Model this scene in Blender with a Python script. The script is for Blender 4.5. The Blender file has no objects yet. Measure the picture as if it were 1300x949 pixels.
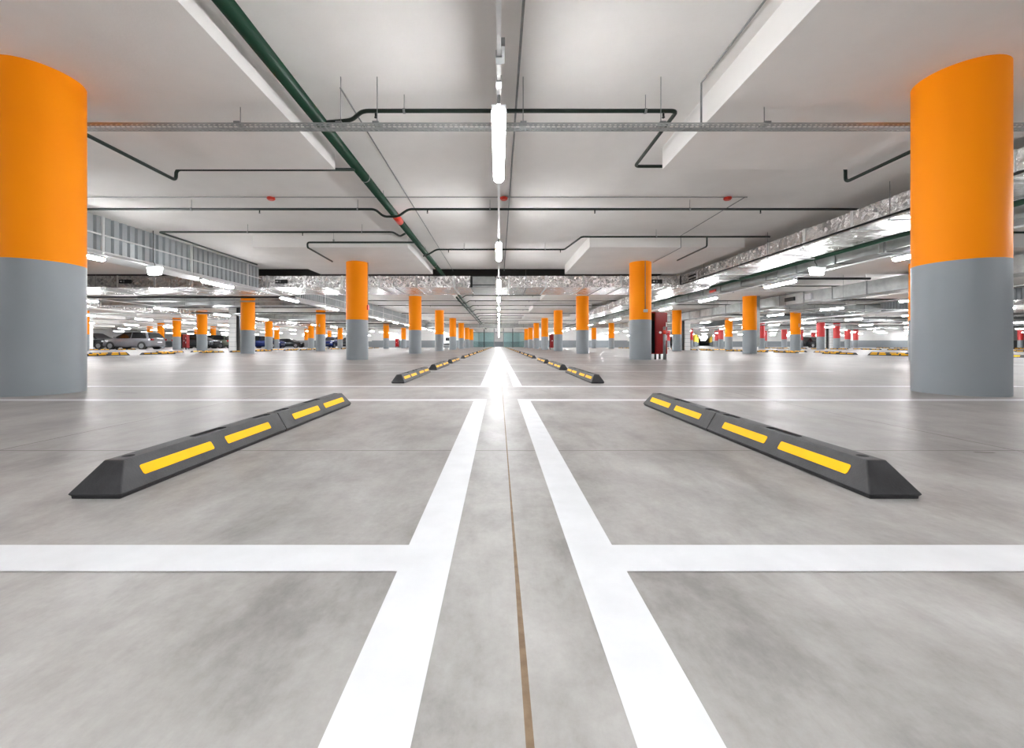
import bpy, bmesh, math, random
from mathutils import Vector, Matrix
random.seed(7)
S = bpy.context.scene
COL = S.collection
PI = math.pi
CAM_H = 0.422          # lens height above the floor
F = 519.0              # focal length in pixels of the 1300 px wide frame
P = 8.1                # column grid
Y0 = 3.60              # first column line
SLAB = 3.065
DROP = 2.767
ORD = ['first', 'second', 'third', 'fourth', 'fifth', 'sixth', 'seventh', 'eighth', 'ninth', 'tenth', 'eleventh', 'twelfth', 'thirteenth']

# ------------------------------------------------------------------ materials
def mat(name, col, rough=.5, metal=0.0, spec=.5, coat=0.0):
    m = bpy.data.materials.new(name); m.use_nodes = True
    b = m.node_tree.nodes['Principled BSDF']
    b.inputs['Base Color'].default_value = (*col, 1)
    b.inputs['Roughness'].default_value = rough
    b.inputs['Metallic'].default_value = metal
    b.inputs['Specular IOR Level'].default_value = spec
    b.inputs['Coat Weight'].default_value = coat
    return m, m.node_tree, b

def srgb(r, g, b):
    f = lambda c: (c/255/12.92) if c/255 <= .04045 else ((c/255+.055)/1.055)**2.4
    return (f(r), f(g), f(b))

def node(nt, t, **kw):
    n = nt.nodes.new(t)
    for k, v in kw.items(): setattr(n, k, v)
    return n

def noise(nt, scale, detail=4, rough=.55, vec=None, dist=0):
    n = node(nt, 'ShaderNodeTexNoise')
    n.inputs['Scale'].default_value = scale; n.inputs['Detail'].default_value = detail
    n.inputs['Roughness'].default_value = rough; n.inputs['Distortion'].default_value = dist
    if vec is not None: nt.links.new(vec, n.inputs['Vector'])
    return n

def ramp(nt, fac, stops):
    r = node(nt, 'ShaderNodeValToRGB')
    while len(r.color_ramp.elements) < len(stops): r.color_ramp.elements.new(.5)
    for e, (p, c) in zip(r.color_ramp.elements, stops):
        e.position = p; e.color = (*c, 1) if len(c) == 3 else c
    nt.links.new(fac, r.inputs['Fac'])
    return r

def coords(nt, scale=(1, 1, 1)):
    g = node(nt, 'ShaderNodeNewGeometry'); mp = node(nt, 'ShaderNodeMapping')
    mp.inputs['Scale'].default_value = scale
    nt.links.new(g.outputs['Position'], mp.inputs['Vector'])
    return mp.outputs['Vector']

def bump(nt, b, h, strength=.2, dist=.01):
    n = node(nt, 'ShaderNodeBump'); n.inputs['Strength'].default_value = strength
    n.inputs['Distance'].default_value = dist
    nt.links.new(h, n.inputs['Height']); nt.links.new(n.outputs['Normal'], b.inputs['Normal'])

def mottled(name, c0, c1, scale, rough=.5, metal=0., spec=.5, bs=0., bscale=60, bd=.003, vscale=(1, 1, 1)):
    m, nt, b = mat(name, c0, rough, metal, spec)
    v = coords(nt, vscale)
    n = noise(nt, scale, 6, .6, v)
    r = ramp(nt, n.outputs['Fac'], [(.3, c0), (.7, c1)])
    nt.links.new(r.outputs['Color'], b.inputs['Base Color'])
    if bs:
        n2 = noise(nt, bscale, 3, .6, coords(nt))
        bump(nt, b, n2.outputs['Fac'], bs, bd)
    return m

def floor_material():
    m, nt, b = mat('polished concrete', (.5, .49, .47), .3, 0, .055)
    L = nt.links
    big = noise(nt, .7, 5, .6, coords(nt), .3)
    mid = noise(nt, 3.2, 8, .68, coords(nt, (1, .7, 1)), .15)
    streak = noise(nt, 2.2, 6, .7, coords(nt, (3.0, .8, 1)), .2)
    fine = noise(nt, 60, 4, .7, coords(nt))
    c1 = ramp(nt, mid.outputs['Fac'], [(.34, srgb(128, 125, 123)), (.5, srgb(153, 150, 148)), (.66, srgb(169, 167, 165))])
    c2 = ramp(nt, big.outputs['Fac'], [(.35, (.84, .84, .845)), (.65, (1.05, 1.045, 1.04))])
    c3 = ramp(nt, streak.outputs['Fac'], [(.30, (.86, .855, .85)), (.5, (1, 1, 1)), (.8, (1.04, 1.04, 1.04))])
    c4 = ramp(nt, fine.outputs['Fac'], [(.3, (.95, .95, .95)), (.6, (1.02, 1.02, 1.02))])
    cur = c1.outputs['Color']
    for c in (c2, c3, c4):
        mx = node(nt, 'ShaderNodeMix', data_type='RGBA', blend_type='MULTIPLY'); mx.inputs['Factor'].default_value = 1
        L.new(cur, mx.inputs['A']); L.new(c.outputs['Color'], mx.inputs['B']); cur = mx.outputs['Result']
    L.new(cur, b.inputs['Base Color'])
    rr = ramp(nt, mid.outputs['Fac'], [(.35, (.32,)*3), (.65, (.48,)*3)])
    L.new(rr.outputs['Color'], b.inputs['Roughness'])
    wav = noise(nt, 4.5, 3, .5, coords(nt))
    bump(nt, b, wav.outputs['Fac'], .10, .01)
    return m

def foil_material():
    m, nt, b = mat('crinkled foil wrap', (.80, .79, .78), .22, 1.0)
    L = nt.links
    nz = noise(nt, 4, 4, .6, coords(nt))
    mx = node(nt, 'ShaderNodeMix', data_type='VECTOR'); mx.inputs['Factor'].default_value = .18
    L.new(coords(nt), mx.inputs['A']); L.new(nz.outputs['Color'], mx.inputs['B'])
    v = node(nt, 'ShaderNodeTexVoronoi'); v.inputs['Scale'].default_value = 21
    L.new(mx.outputs['Result'], v.inputs['Vector'])
    # every facet of the crinkled foil leans its own way
    sub = node(nt, 'ShaderNodeVectorMath', operation='SUBTRACT'); sub.inputs[1].default_value = (.5, .5, .5)
    L.new(v.outputs['Color'], sub.inputs[0])
    sc = node(nt, 'ShaderNodeVectorMath', operation='SCALE'); sc.inputs['Scale'].default_value = .75
    L.new(sub.outputs[0], sc.inputs[0])
    g = node(nt, 'ShaderNodeNewGeometry')
    ad = node(nt, 'ShaderNodeVectorMath', operation='ADD')
    L.new(g.outputs['Normal'], ad.inputs[0]); L.new(sc.outputs[0], ad.inputs[1])
    nn = node(nt, 'ShaderNodeVectorMath', operation='NORMALIZE'); L.new(ad.outputs[0], nn.inputs[0])
    n2 = noise(nt, 26, 4, .7, coords(nt), 1.0)
    bp = node(nt, 'ShaderNodeBump'); bp.inputs['Strength'].default_value = .5; bp.inputs['Distance'].default_value = .03
    L.new(n2.outputs['Fac'], bp.inputs['Height']); L.new(nn.outputs[0], bp.inputs['Normal'])
    L.new(bp.outputs['Normal'], b.inputs['Normal'])
    return m

def emis(name, col, s):
    m = bpy.data.materials.new(name); m.use_nodes = True; nt = m.node_tree
    nt.nodes.clear()
    e = nt.nodes.new('ShaderNodeEmission'); o = nt.nodes.new('ShaderNodeOutputMaterial')
    e.inputs['Color'].default_value = (*col, 1); e.inputs['Strength'].default_value = s
    nt.links.new(e.outputs[0], o.inputs['Surface'])
    return m

LAMP_E = 100.0
M_floor = floor_material()
M_ceil = mottled('white ceiling plaster', srgb(228, 225, 222), srgb(236, 233, 230), 1.2, .85, bs=.35, bscale=45, bd=.004)
M_line = mottled('white line paint', srgb(194, 195, 198), srgb(204, 205, 208), 9, .45, 0, .2)
M_joint = mottled('dark saw cut joint', srgb(92, 88, 84), srgb(112, 107, 102), 14, .8)
M_brown = mottled('brown joint sealant', srgb(98, 78, 58), srgb(124, 104, 82), 30, .8)
M_orange = mottled('orange column paint', srgb(255, 144, 0), srgb(255, 149, 0), 1.5, .55, 0, .15, bs=.05, bscale=20)
M_grey = mottled('grey column paint', srgb(132, 139, 144), srgb(139, 145, 150), 1.5, .42, bs=.05, bscale=20)
M_red = mottled('red column paint', srgb(205, 44, 46), srgb(214, 54, 54), 1.5, .42)
M_yel = mottled('yellow column paint', srgb(250, 205, 60), srgb(252, 214, 84), 1.5, .5)
M_rubber = mottled('black rubber', srgb(24, 24, 26), srgb(50, 50, 53), 11, .5, bs=.35, bscale=160, bd=.002)
M_stripe = mottled('yellow reflective strip', srgb(255, 184, 0), srgb(255, 192, 0), 20, .5, 0, .15)
M_green = mottled('green pipe paint', srgb(0, 48, 29), srgb(2, 56, 34), 4, .4)
M_dkgreen = mottled('dark green pipe paint', srgb(8, 26, 18), srgb(10, 34, 23), 6, .45)
M_blackp = mottled('black steel', srgb(18, 19, 19), srgb(28, 29, 29), 8, .5)
M_galv = mottled('galvanised sheet', srgb(150, 153, 152), srgb(178, 181, 180), 3, .38, .75)
M_galvd = mottled('dull galvanised steel', srgb(126, 128, 128), srgb(150, 152, 152), 9, .42, .6)
M_foil = foil_material()
M_tape = mottled('bright foil tape', srgb(226, 226, 224), srgb(246, 246, 244), 20, .28, .9, bs=.4, bscale=50, bd=.01)
M_corr = mottled('grey corrugated sheet', srgb(176, 183, 187), srgb(190, 196, 200), 2, .45, .1)
M_white = mottled('white painted steel', srgb(226, 227, 228), srgb(238, 239, 240), 5, .4)
M_wall = mottled('white wall paint', srgb(222, 222, 221), srgb(232, 232, 231), .8, .7)
M_dado = mottled('grey dado paint', srgb(130, 136, 141), srgb(138, 144, 149), .8, .55)
M_housing = mottled('light grey plastic', srgb(196, 198, 200), srgb(208, 210, 212), 9, .4)
M_lamp = emis('lit lamp diffuser', (.97, .985, 1.0), LAMP_E)
M_exit = emis('lit sign box', (.95, 1.0, .98), 14)
M_cabinet = mottled('dark red cabinet enamel', srgb(128, 4, 10), srgb(138, 6, 12), 3, .3, 0, .3)
M_darkglass = mottled('black glass', srgb(12, 13, 15), srgb(18, 19, 22), 2, .08)
M_redplastic = mottled('red plastic', srgb(214, 50, 30), srgb(224, 62, 40), 9, .35)
M_tealglass = None
M_tyre = mottled('tyre rubber', srgb(24, 24, 25), srgb(34, 34, 35), 30, .8)
M_rim = mottled('alloy rim', srgb(150, 152, 156), srgb(176, 178, 182), 9, .3, .8)
M_tail = mottled('red lamp lens', srgb(150, 14, 16), srgb(170, 22, 22), 9, .15)
M_head = mottled('clear lamp lens', srgb(214, 218, 222), srgb(232, 236, 240), 9, .1)
def glass():
    m, nt, b = mat('teal glazing', srgb(190, 222, 222), .05)
    b.inputs['Transmission Weight'].default_value = .85
    b.inputs['IOR'].default_value = 1.05
    return m
M_tealglass = glass()

# ------------------------------------------------------------------ mesh builder
class MB:
    def __init__(s): s.v = []; s.f = []; s.m = []; s.sm = []
    def add(s, vs, fs, mi=0, smooth=False):
        o = len(s.v); s.v += [tuple(v) for v in vs]
        for f in fs:
            s.f.append([i+o for i in f]); s.m.append(mi); s.sm.append(smooth)
        return s
    def box(s, x0, x1, y0, y1, z0, z1, mi=0):
        v = [(x0, y0, z0), (x1, y0, z0), (x1, y1, z0), (x0, y1, z0), (x0, y0, z1), (x1, y0, z1), (x1, y1, z1), (x0, y1, z1)]
        return s.add(v, [(0, 3, 2, 1), (4, 5, 6, 7), (0, 1, 5, 4), (1, 2, 6, 5), (2, 3, 7, 6), (3, 0, 4, 7)], mi)
    def quad(s, a, b, c, d, mi=0): return s.add([a, b, c, d], [(0, 1, 2, 3)], mi)
    def ring_loft(s, rings, mi=0, smooth=True, caps=True, closed=True):
        n = len(rings[0]); o = len(s.v)
        for r in rings: s.v += [tuple(p) for p in r]
        for i in range(len(rings)-1):
            for j in range(n if closed else n-1):
                k = (j+1) % n
                s.f.append([o+i*n+j, o+i*n+k, o+(i+1)*n+k, o+(i+1)*n+j]); s.m.append(mi); s.sm.append(smooth)
        if caps:
            s.f.append([o+j for j in range(n)][::-1]); s.m.append(mi); s.sm.append(False)
            s.f.append([o+(len(rings)-1)*n+j for j in range(n)]); s.m.append(mi); s.sm.append(False)
        return s
    def cyl(s, c, axis, r, h, seg=24, mi=0, r2=None, smooth=True):
        a = Vector(axis).normalized(); c = Vector(c)
        u = a.orthogonal().normalized(); w = a.cross(u)
        rings = []
        for t, rr in ((0, r), (h, r if r2 is None else r2)):
            rings.append([c+a*t+(u*math.cos(2*PI*i/seg)+w*math.sin(2*PI*i/seg))*rr for i in range(seg)])
        return s.ring_loft(rings, mi, smooth)
    def tube(s, pts, r, seg=12, mi=0, fillet=.0):
        pts = [Vector(p) for p in pts]
        if fillet and len(pts) > 2:
            q = [pts[0]]
            for i in range(1, len(pts)-1):
                a = (pts[i-1]-pts[i]); b = (pts[i+1]-pts[i])
                d = min(fillet, a.length*.45, b.length*.45)
                A = pts[i]+a.normalized()*d; B = pts[i]+b.normalized()*d
                for k in range(6):
                    t = k/5; q.append(A*(1-t)**2+pts[i]*2*t*(1-t)+B*t*t)
            q.append(pts[-1]); pts = q
        rings = []; u = None
        for i, p in enumerate(pts):
            if i == 0: d = pts[1]-p
            elif i == len(pts)-1: d = p-pts[i-1]
            else: d = (pts[i+1]-p).normalized()+(p-pts[i-1]).normalized()
            d.normalize()
            if u is None: u = d.orthogonal().normalized()
            u = (u-d*u.dot(d)).normalized(); w = d.cross(u)
            rings.append([p+(u*math.cos(2*PI*j/seg)+w*math.sin(2*PI*j/seg))*r for j in range(seg)])
        return s.ring_loft(rings, mi)
    def mesh(s, name, mats):
        me = bpy.data.meshes.new(name); me.from_pydata(s.v, [], s.f); me.update()
        for m in (mats if isinstance(mats, (list, tuple)) else [mats]): me.materials.append(m)
        for p, mi, sm in zip(me.polygons, s.m, s.sm): p.material_index = mi; p.use_smooth = sm
        return me
    def build(s, name, mats, parent=None, loc=None):
        o = bpy.data.objects.new(name, s.mesh(name, mats)); COL.objects.link(o)
        if loc: o.location = loc
        if parent: o.parent = parent
        return o

def tag(o, label, cat, group=None, kind=None):
    o['label'] = label; o['category'] = cat
    if group: o['group'] = group
    if kind: o['kind'] = kind
    return o
def struct(o): o['kind'] = 'structure'; return o
def empty(name, loc, label, cat, group=None, rz=0):
    o = bpy.data.objects.new(name, None); COL.objects.link(o)
    o.location = loc; o.rotation_euler = (0, 0, rz); o.empty_display_size = .1
    return tag(o, label, cat, group)
def copy_tree(o, parent=None):
    c = o.copy(); COL.objects.link(c)
    if parent is not None: c.parent = parent
    for ch in list(o.children): copy_tree(ch, c)
    return c
def bevelled(obj, w, seg=2):
    """bake a bevel into the mesh of obj"""
    bm = bmesh.new(); bm.from_mesh(obj.data)
    bmesh.ops.remove_doubles(bm, verts=bm.verts, dist=1e-5)
    ed = [e for e in bm.edges if len(e.link_faces) == 2 and e.calc_face_angle(0) > math.radians(20)]
    bmesh.ops.bevel(bm, geom=ed, offset=w, segments=seg, profile=.5, affect='EDGES')
    bm.to_mesh(obj.data); bm.free()
def W(u): return u+CAM_H
OBST = [(-20.2, 7.35, 14.2, 16.25, 1.99), (7.98, 8.42, 4.2, 40, 1.90), (6.35, 7.35, 2.4, 14.2, 2.055), (6.35, 7.3, 16.6, 34, 2.03), (13.05, 13.8, 8, 44, 1.80),
        (-20.2, 24, 46, 47.2, 1.98), (-20.2, -9.2, 20.8, 21.9, 2.02), (14, 23, 24.6, 25.3, 2.0), (-21.2, -20.3, 14, 60, 1.95), (25, 70, 33.2, 34, 1.9), (25, 70, 49.4, 50.2, 1.9)]
def rod_top(x, y, z=0):
    """height at which a hanger starting at height z at (x, y) meets whatever is above it"""
    t = SLAB
    fx = (x-4.05+P/2) % P-P/2; fy = (y-Y0+P/2) % P-P/2
    if abs(fx) < 1.87 and abs(fy) < 1.88: t = DROP
    for a, b, c, d, u in OBST:
        if a-.06 < x < b+.06 and c-.06 < y < d+.06 and W(u)-.03 > z: t = min(t, W(u)-.046)
    return t-.0015

# ------------------------------------------------------------------ setting
XL, XR, YB, YF = -66.0, 92.0, -9.0, 84.0
fl = MB(); fl.box(XL, XR, YB, 330, -.25, 0)
struct(fl.build('floor', M_floor))

ce = MB(); ce.box(XL, XR, YB, 330, SLAB, SLAB+.3)
NX = range(-8, 11)
for i in NX:
    cx = 4.05+P*i
    for k in range(-1, 9):
        cy = Y0+P*k
        if k >= 8 and abs(cx) < 22: continue
        ce.box(cx-1.86, cx+1.86, cy-1.87, cy+1.87, DROP, SLAB+.05)
struct(ce.build('ceiling', M_ceil))
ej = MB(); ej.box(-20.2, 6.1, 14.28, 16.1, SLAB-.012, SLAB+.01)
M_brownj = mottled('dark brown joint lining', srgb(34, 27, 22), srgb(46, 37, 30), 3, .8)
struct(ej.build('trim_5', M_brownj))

def wall(name, x0, x1, y0, y1):
    w = MB(); w.box(x0, x1, y0, y1, 1.13, SLAB, 0); w.box(x0, x1, y0, y1, 0, 1.13, 1)
    return struct(w.build(name, [M_wall, M_dado]))
wall('wall_left', XL-.3, XL, YB, 330)
wall('wall_right', XR, XR+.3, YB, 330)
wall('wall_back', XL, XR, YB-.3, YB)
wall('wall_far_left', -20.5, -4.6, 66, 66.3)
wall('wall_far_right', 4.6, 20.8, 66, 66.3)
wall('wall_outer_left', -40.0, -30.2, 68, 68.3)
wall('wall_outer_right', 56.0, XR, 66, 66.3)
wall('wall_end_left', XL, -4.8, 84, 84.3)
wall('wall_end_right', 4.8, 27.5, 84, 84.3)
wall('wall_end_right_outer', 44.0, XR, 84, 84.3)
wall('wall_lobby', -4.8, 4.8, 92, 92.3)
wall('wall_lobby_left', -4.9, -4.6, 66.3, 92)
wall('wall_lobby_right', 4.6, 4.9, 66.3, 92)
wall('wall_ramp', 27.5, 200, 329, 329.3)

# painted bay markings
ROWX = [-48.6, -32.4, -16.2, 0.0, 16.2, 32.4, 48.6, 64.8]
NL = MB(); zl = .0015
def strip(x0, x1, y0, y1): NL.quad((x0, y0, zl), (x1, y0, zl), (x1, y1, zl), (x0, y1, zl))
bays = []            # (y start, y end, k, which)
for k in range(-1, 8):
    s = Y0+.54+P*k; e = Y0-.48+P*(k+1)
    q = [s, s+(e-s)/3, s+2*(e-s)/3, e]
    if k == -1: q = [s, s+2.33-.0, .81, e]; q[1] = -1.55
    for a in range(3): bays.append((q[a], q[a+1], k, a))
    for rx in ROWX:
        strip(rx-.189, rx-.0924, q[0]-.05, q[3]+.05)
        strip(rx+.145, rx+.238, q[0]-.05, q[3]+.05)
        for y in q:
            strip(rx-5.25, rx-.189, y-.05, y+.05)
            strip(rx+.238, rx+5.3, y-.05, y+.05)
o = NL.build('trim_1', M_line); struct(o)
J = MB(); zj = .0008
def js(x0, x1, y0, y1): J.quad((x0, y0, zj), (x1, y0, zj), (x1, y1, zj), (x0, y1, zj))
for i in range(-16, 24):
    x = .033+2.03*i
    if i == 0: continue
    js(x-.003, x+.003, -3, 66)
for j in range(-2, 16):
    y = 1.63+4.05*j
    js(-34, 48, y-.003, y+.003)
struct(J.build('trim_2', M_joint))
J2 = MB()
pts = [(-3, .0045), (.55, .0045), (.85, .003), (1.3, .002), (66, .002)]
for (a, wa), (b, wb) in zip(pts, pts[1:]):
    J2.quad((.033-wa, a, .001), (.033+wa, a, .001), (.033+wb, b, .001), (.033-wb, b, .001))
struct(J2.build('trim_3', M_brown))
# short scratches and dropped chips on the slab
ch = MB()
for (x, y, l, a) in [(-3.30, 3.62, .34, 2.75), (2.05, 4.0, .40, .5), (1.90, 1.60, .07, -.15)]:
    dx, dy = math.cos(a)*l/2, math.sin(a)*l/2; nx, ny = -math.sin(a)*.006, math.cos(a)*.006
    ch.quad((x-dx-nx, y-dy-ny, .0012), (x+dx-nx, y+dy-ny, .0012), (x+dx+nx, y+dy+ny, .0012), (x-dx+nx, y-dy+ny, .0012))
struct(ch.build('trim_4', M_joint))

# ------------------------------------------------------------------ columns
def in_view(x, y, r=.5):
    return y > .3 and -1.235*y-r < x < 1.30*y+r
def rowname(i):
    # i: index of column line from the middle, negative to the left
    if i in (0, -1): return ('right' if i == 0 else 'left')+' of the two central rows'
    n = i if i > 0 else -i-1
    return ORD[n]+' row '+('right' if i > 0 else 'left')+' of the lamp line'
def col_mesh(top):
    m = MB(); seg = 64
    zs = [(0, .3), (1.13, .3), (1.13, .3), (DROP, .3)]
    def ring(z): return [(math.cos(2*PI*j/seg)*.3, math.sin(2*PI*j/seg)*.3, z) for j in range(seg)]
    m.ring_loft([ring(0), ring(1.13)], 0, True, False)
    m.ring_loft([ring(1.13), ring(DROP)], 1, True, False)
    return m.mesh('concrete_column', [M_grey, top])
CM = {c: col_mesh(mm) for c, mm in (('orange', M_orange), ('red', M_red), ('yellow', M_yel))}
columns = {}
for i in NX:
    for k in range(0, 9):
        x = 4.05+P*i; y = Y0+P*k
        if (i, k) in ((-2, 1), (-3, 2)): x -= .08 if k == 1 else .16
        if k == 8 and abs(x) < 24: continue
        if x < -45 or not in_view(x, y): continue
        c = 'red' if x > 24 else 'orange'
        o = bpy.data.objects.new('concrete_column', CM[c]); COL.objects.link(o)
        o.location = (x, y, 0)
        if i in (0, -1):
            lab = f"{c} and grey column, {ORD[k]} from the camera, {rowname(i)}"
        elif k == 0: lab = f"round {c} and grey column, {rowname(i)}, nearest the camera"
        else:
            lab = f"{c} and grey column, {rowname(i)}, level with {ORD[k]} central columns"
            lab = lab.replace('the lamp line', 'lamp line')
        tag(o, lab, 'column', f'round {c} topped columns')
        columns[(i, k)] = o
# yellow topped columns of the next hall, seen through the gap on the right
hd = Vector((260, 519, 0)).normalized()
for side, pxs in ((-1, (882.5, 884.5, 886.3, 888)), (1, (906, 903.5, 901, 899))):
    for q, px in enumerate(pxs):
        d = (95, 120, 150, 190)[q]
        o = bpy.data.objects.new('concrete_column', CM['yellow']); COL.objects.link(o)
        o.location = ((px-633.2)/F*d, d, 0); o.scale = (1.5, 1.5, 1)
        tag(o, f"tiny yellow and grey column, {ORD[q]} in the far hall's {'left' if side<0 else 'right'} file", 'column', 'yellow columns of the far hall')

def part(o, mb, name, m): return mb.build(name, m, o)
# conduit and box on the second column of the right central row (local coordinates)
c = columns[(0, 1)]
m = MB(); m.tube([(.03, -.312, DROP), (.03, -.312, 1.37)], .009, 8); part(c, m, 'conduit', M_galvd)
m = MB(); m.box(-.02, .09, -.36, -.30, 1.33, 1.41); b = m.build('junction_box', M_housing, c); bevelled(b, .008)
c = columns[(-1, 1)]
m = MB(); m.box(.285, .33, -.06, .06, 1.42, 1.56); b = m.build('call_point', M_redplastic, c); bevelled(b, .006)
m = MB(); m.tube([(.305, 0, DROP), (.305, 0, 1.56)], .009, 8); part(c, m, 'conduit', M_galvd)
c = columns[(1, 2)]
m = MB(); m.box(.27, .42, -.12, .12, .35, DROP); b = m.build('cable_riser', M_galv, c)
def digits(txt, parent, size, loc, rot):
    cu = bpy.data.curves.new('painted_number', 'FONT'); cu.body = txt; cu.size = size; cu.extrude = .002
    cu.align_x = 'CENTER'
    t = bpy.data.objects.new('tmp', cu); COL.objects.link(t)
    bpy.context.view_layer.update()
    me = bpy.data.meshes.new_from_object(t.evaluated_get(bpy.context.evaluated_depsgraph_get()))
    bpy.data.objects.remove(t)
    me.materials.clear(); me.materials.append(M_line)
    o = bpy.data.objects.new('painted_number', me); COL.objects.link(o); o.parent = parent
    o.location = loc; o.rotation_euler = rot
    return o
digits('4', columns[(-2, 3)], .34, (.02, -.306, 1.62), (PI/2, 0, 0))
digits('1', columns[(2, 3)], .34, (.02, -.306, 1.62), (PI/2, 0, 0))

# ------------------------------------------------------------------ wheel stops
HB, HT, ZT, LIP, EX = .0735, .027, .092, .013, .060
HL = .875
def block_mesh():
    """one rubber half: from the middle (y=0) to the sloped outer end (y=HL)"""
    m = MB()
    g = .002
    U = .006
    r = [[(-HB+U, g, 0), (-HB+U, HL-U, 0), (HB-U, HL-U, 0), (HB-U, g, 0)],
         [(-HB+U, g, LIP-.004), (-HB+U, HL-U, LIP-.004), (HB-U, HL-U, LIP-.004), (HB-U, g, LIP-.004)],
         [(-HB, g, LIP), (-HB, HL, LIP), (HB, HL, LIP), (HB, g, LIP)],
         [(-HT-.001, g, ZT), (-HT-.001, HL-EX, ZT), (HT+.001, HL-EX, ZT), (HT+.001, g, ZT)]]
    m.ring_loft(r, 0, False)
    o = m.build('rubber_block', M_rubber)
    bm = bmesh.new(); bm.from_mesh(o.data); bmesh.ops.recalc_face_normals(bm, faces=bm.faces); bm.to_mesh(o.data); bm.free()
    bevelled(o, .003, 2)
    # cut bolt holes and the two long moulded sockets
    c = MB()
    c.cyl((0, HL-.105, ZT-.03), (0, 0, 1), .016, .06, 20)
    for yc, hl in ((.43, .07), (.085, .04)):
        rr = .017; ring = []
        for q in range(24):
            a = 2*PI*q/24; ring.append((math.cos(a)*rr, math.sin(a)*rr+(hl if math.sin(a) >= 0 else -hl)))
        c.ring_loft([[(x, y+yc, ZT-.008) for x, y in ring], [(x, y+yc, ZT+.03) for x, y in ring]], 0, False)
    co = c.build('tmp', M_rubber)
    bm = bmesh.new(); bm.from_mesh(co.data); bmesh.ops.recalc_face_normals(bm, faces=bm.faces); bm.to_mesh(co.data); bm.free()
    md = o.modifiers.new('b', 'BOOLEAN'); md.object = co; md.operation = 'DIFFERENCE'; md.solver = 'EXACT'
    bpy.context.view_layer.update()
    me = bpy.data.meshes.new_from_object(o.evaluated_get(bpy.context.evaluated_depsgraph_get()))
    bpy.data.objects.remove(o); bpy.data.objects.remove(co)
    me.name = 'rubber_block'
    return me
BLK = block_mesh()
def strip_mesh(L, lift=.0016, z0=.040, z1=.067):
    """yellow strip on the +x flank centred on y=0"""
    def X(z): return HB+(HT-HB)*(z-LIP)/(ZT-LIP)
    n = Vector((ZT-LIP, 0, HB-HT)).normalized()
    r = .006; pts = []
    for (cy, cz, a0) in ((L/2-r, z1-r, 0), (-L/2+r, z1-r, 90), (-L/2+r, z0+r, 180), (L/2-r, z0+r, 270)):
        for t in range(4):
            a = math.radians(a0+30*t); pts.append((cy+math.cos(a)*r, cz+math.sin(a)*r))
    lo = [Vector((X(z), y, z))-n*.001 for y, z in pts]; hi = [Vector((X(z), y, z))+n*lift for y, z in pts]
    m = MB(); m.ring_loft([lo, hi], 0, False)
    return m.mesh('reflective_strip', M_stripe)
STR = strip_mesh(.30)
SPOS = [(.2575), (.632)]
def far_stop_mesh():
    m = MB()
    for s in (-1, 1):
        r = [[(-HB, s*.002, 0), (-HB, s*HL, 0), (HB, s*HL, 0), (HB, s*.002, 0)],
             [(-HB, s*.002, LIP), (-HB, s*HL, LIP), (HB, s*HL, LIP), (HB, s*.002, LIP)],
             [(-HT, s*.002, ZT), (-HT, s*(HL-EX), ZT), (HT, s*(HL-EX), ZT), (HT, s*.002, ZT)]]
        m.ring_loft(r, 0, False)
        for fx in (-1, 1):
            for yc in SPOS:
                def X(z): return fx*(HB+(HT-HB)*(z-LIP)/(ZT-LIP)+.002)
                y0, y1 = s*yc-.15, s*yc+.15
                q = [(X(.036), y0, .036), (X(.036), y1, .036), (X(.072), y1, .072), (X(.072), y0, .072)]
                m.quad(*(q if fx > 0 else q[::-1]), 1)
    me = m.mesh('wheel_stop', [M_rubber, M_stripe])
    bm = bmesh.new(); bm.from_mesh(me); bmesh.ops.recalc_face_normals(bm, faces=[f for f in bm.faces if f.material_index == 0]); bm.to_mesh(me); bm.free()
    return me
FARSTOP = far_stop_mesh()
def detailed_stop(loc, lab, grp):
    r = empty('wheel_stop', loc, lab, 'wheel stop', grp)
    for s in (0, 1):
        b = bpy.data.objects.new('rubber_block', BLK); COL.objects.link(b); b.parent = r; b.rotation_euler.z = PI*s
        for fx in (0, 1):
            for yc in SPOS:
                q = bpy.data.objects.new('reflective_strip', STR); COL.objects.link(q); q.parent = r
                q.rotation_euler.z = PI*fx; q.location = (0, (yc if s == 0 else -yc), 0)
    return r
WHICH = ['nearest', 'middle', 'farthest']
nstop = 0
SKIP = []
for rx in ROWX:
    for sd in (-1, 1):
        x = rx+sd*1.1
        if rx == 0: x = -1.1035 if sd < 0 else 1.083
        for (a, b, k, w) in bays:
            y = (a+b)/2
            if rx == 0 and k == -1 and w == 2: y = 1.9875
            elif rx == 0: y += .02
            if not in_view(x, y, .3): continue
            if abs(x+17.15) < .6 and abs(y-26.5) < 1.3: continue
            if rx in (-48.6, 64.8) and y > 60: continue
            if rx < -30 and y > 36: continue
            if abs(rx) > 1 and k >= 6: continue
            if rx == 0: rn = 'left of the centre line' if sd < 0 else 'right of the centre line'
            else:
                n = int(round(abs(rx)/16.2))
                rn = ORD[n-1]+(' aisle left' if rx < 0 else ' aisle right')+', '+('near' if (sd > 0) == (rx < 0) else 'far')+' file' 
            if k == -1: lab = f"long black and yellow wheel stop {rn}, nearest on its side" if rx == 0 else ''
            else: lab = f"wheel stop {rn}, {WHICH[w]} of three beyond {ORD[k]} central columns"
            grp = 'wheel stops beside the centre line' if rx == 0 else 'wheel stops in the side aisles'
            if rx == 0 and k <= 1:
                detailed_stop((x, y, 0), lab, grp)
            else:
                o = bpy.data.objects.new('wheel_stop', FARSTOP); COL.objects.link(o); o.location = (x, y, 0)
                tag(o, lab, 'wheel stop', grp)
            nstop += 1

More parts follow.
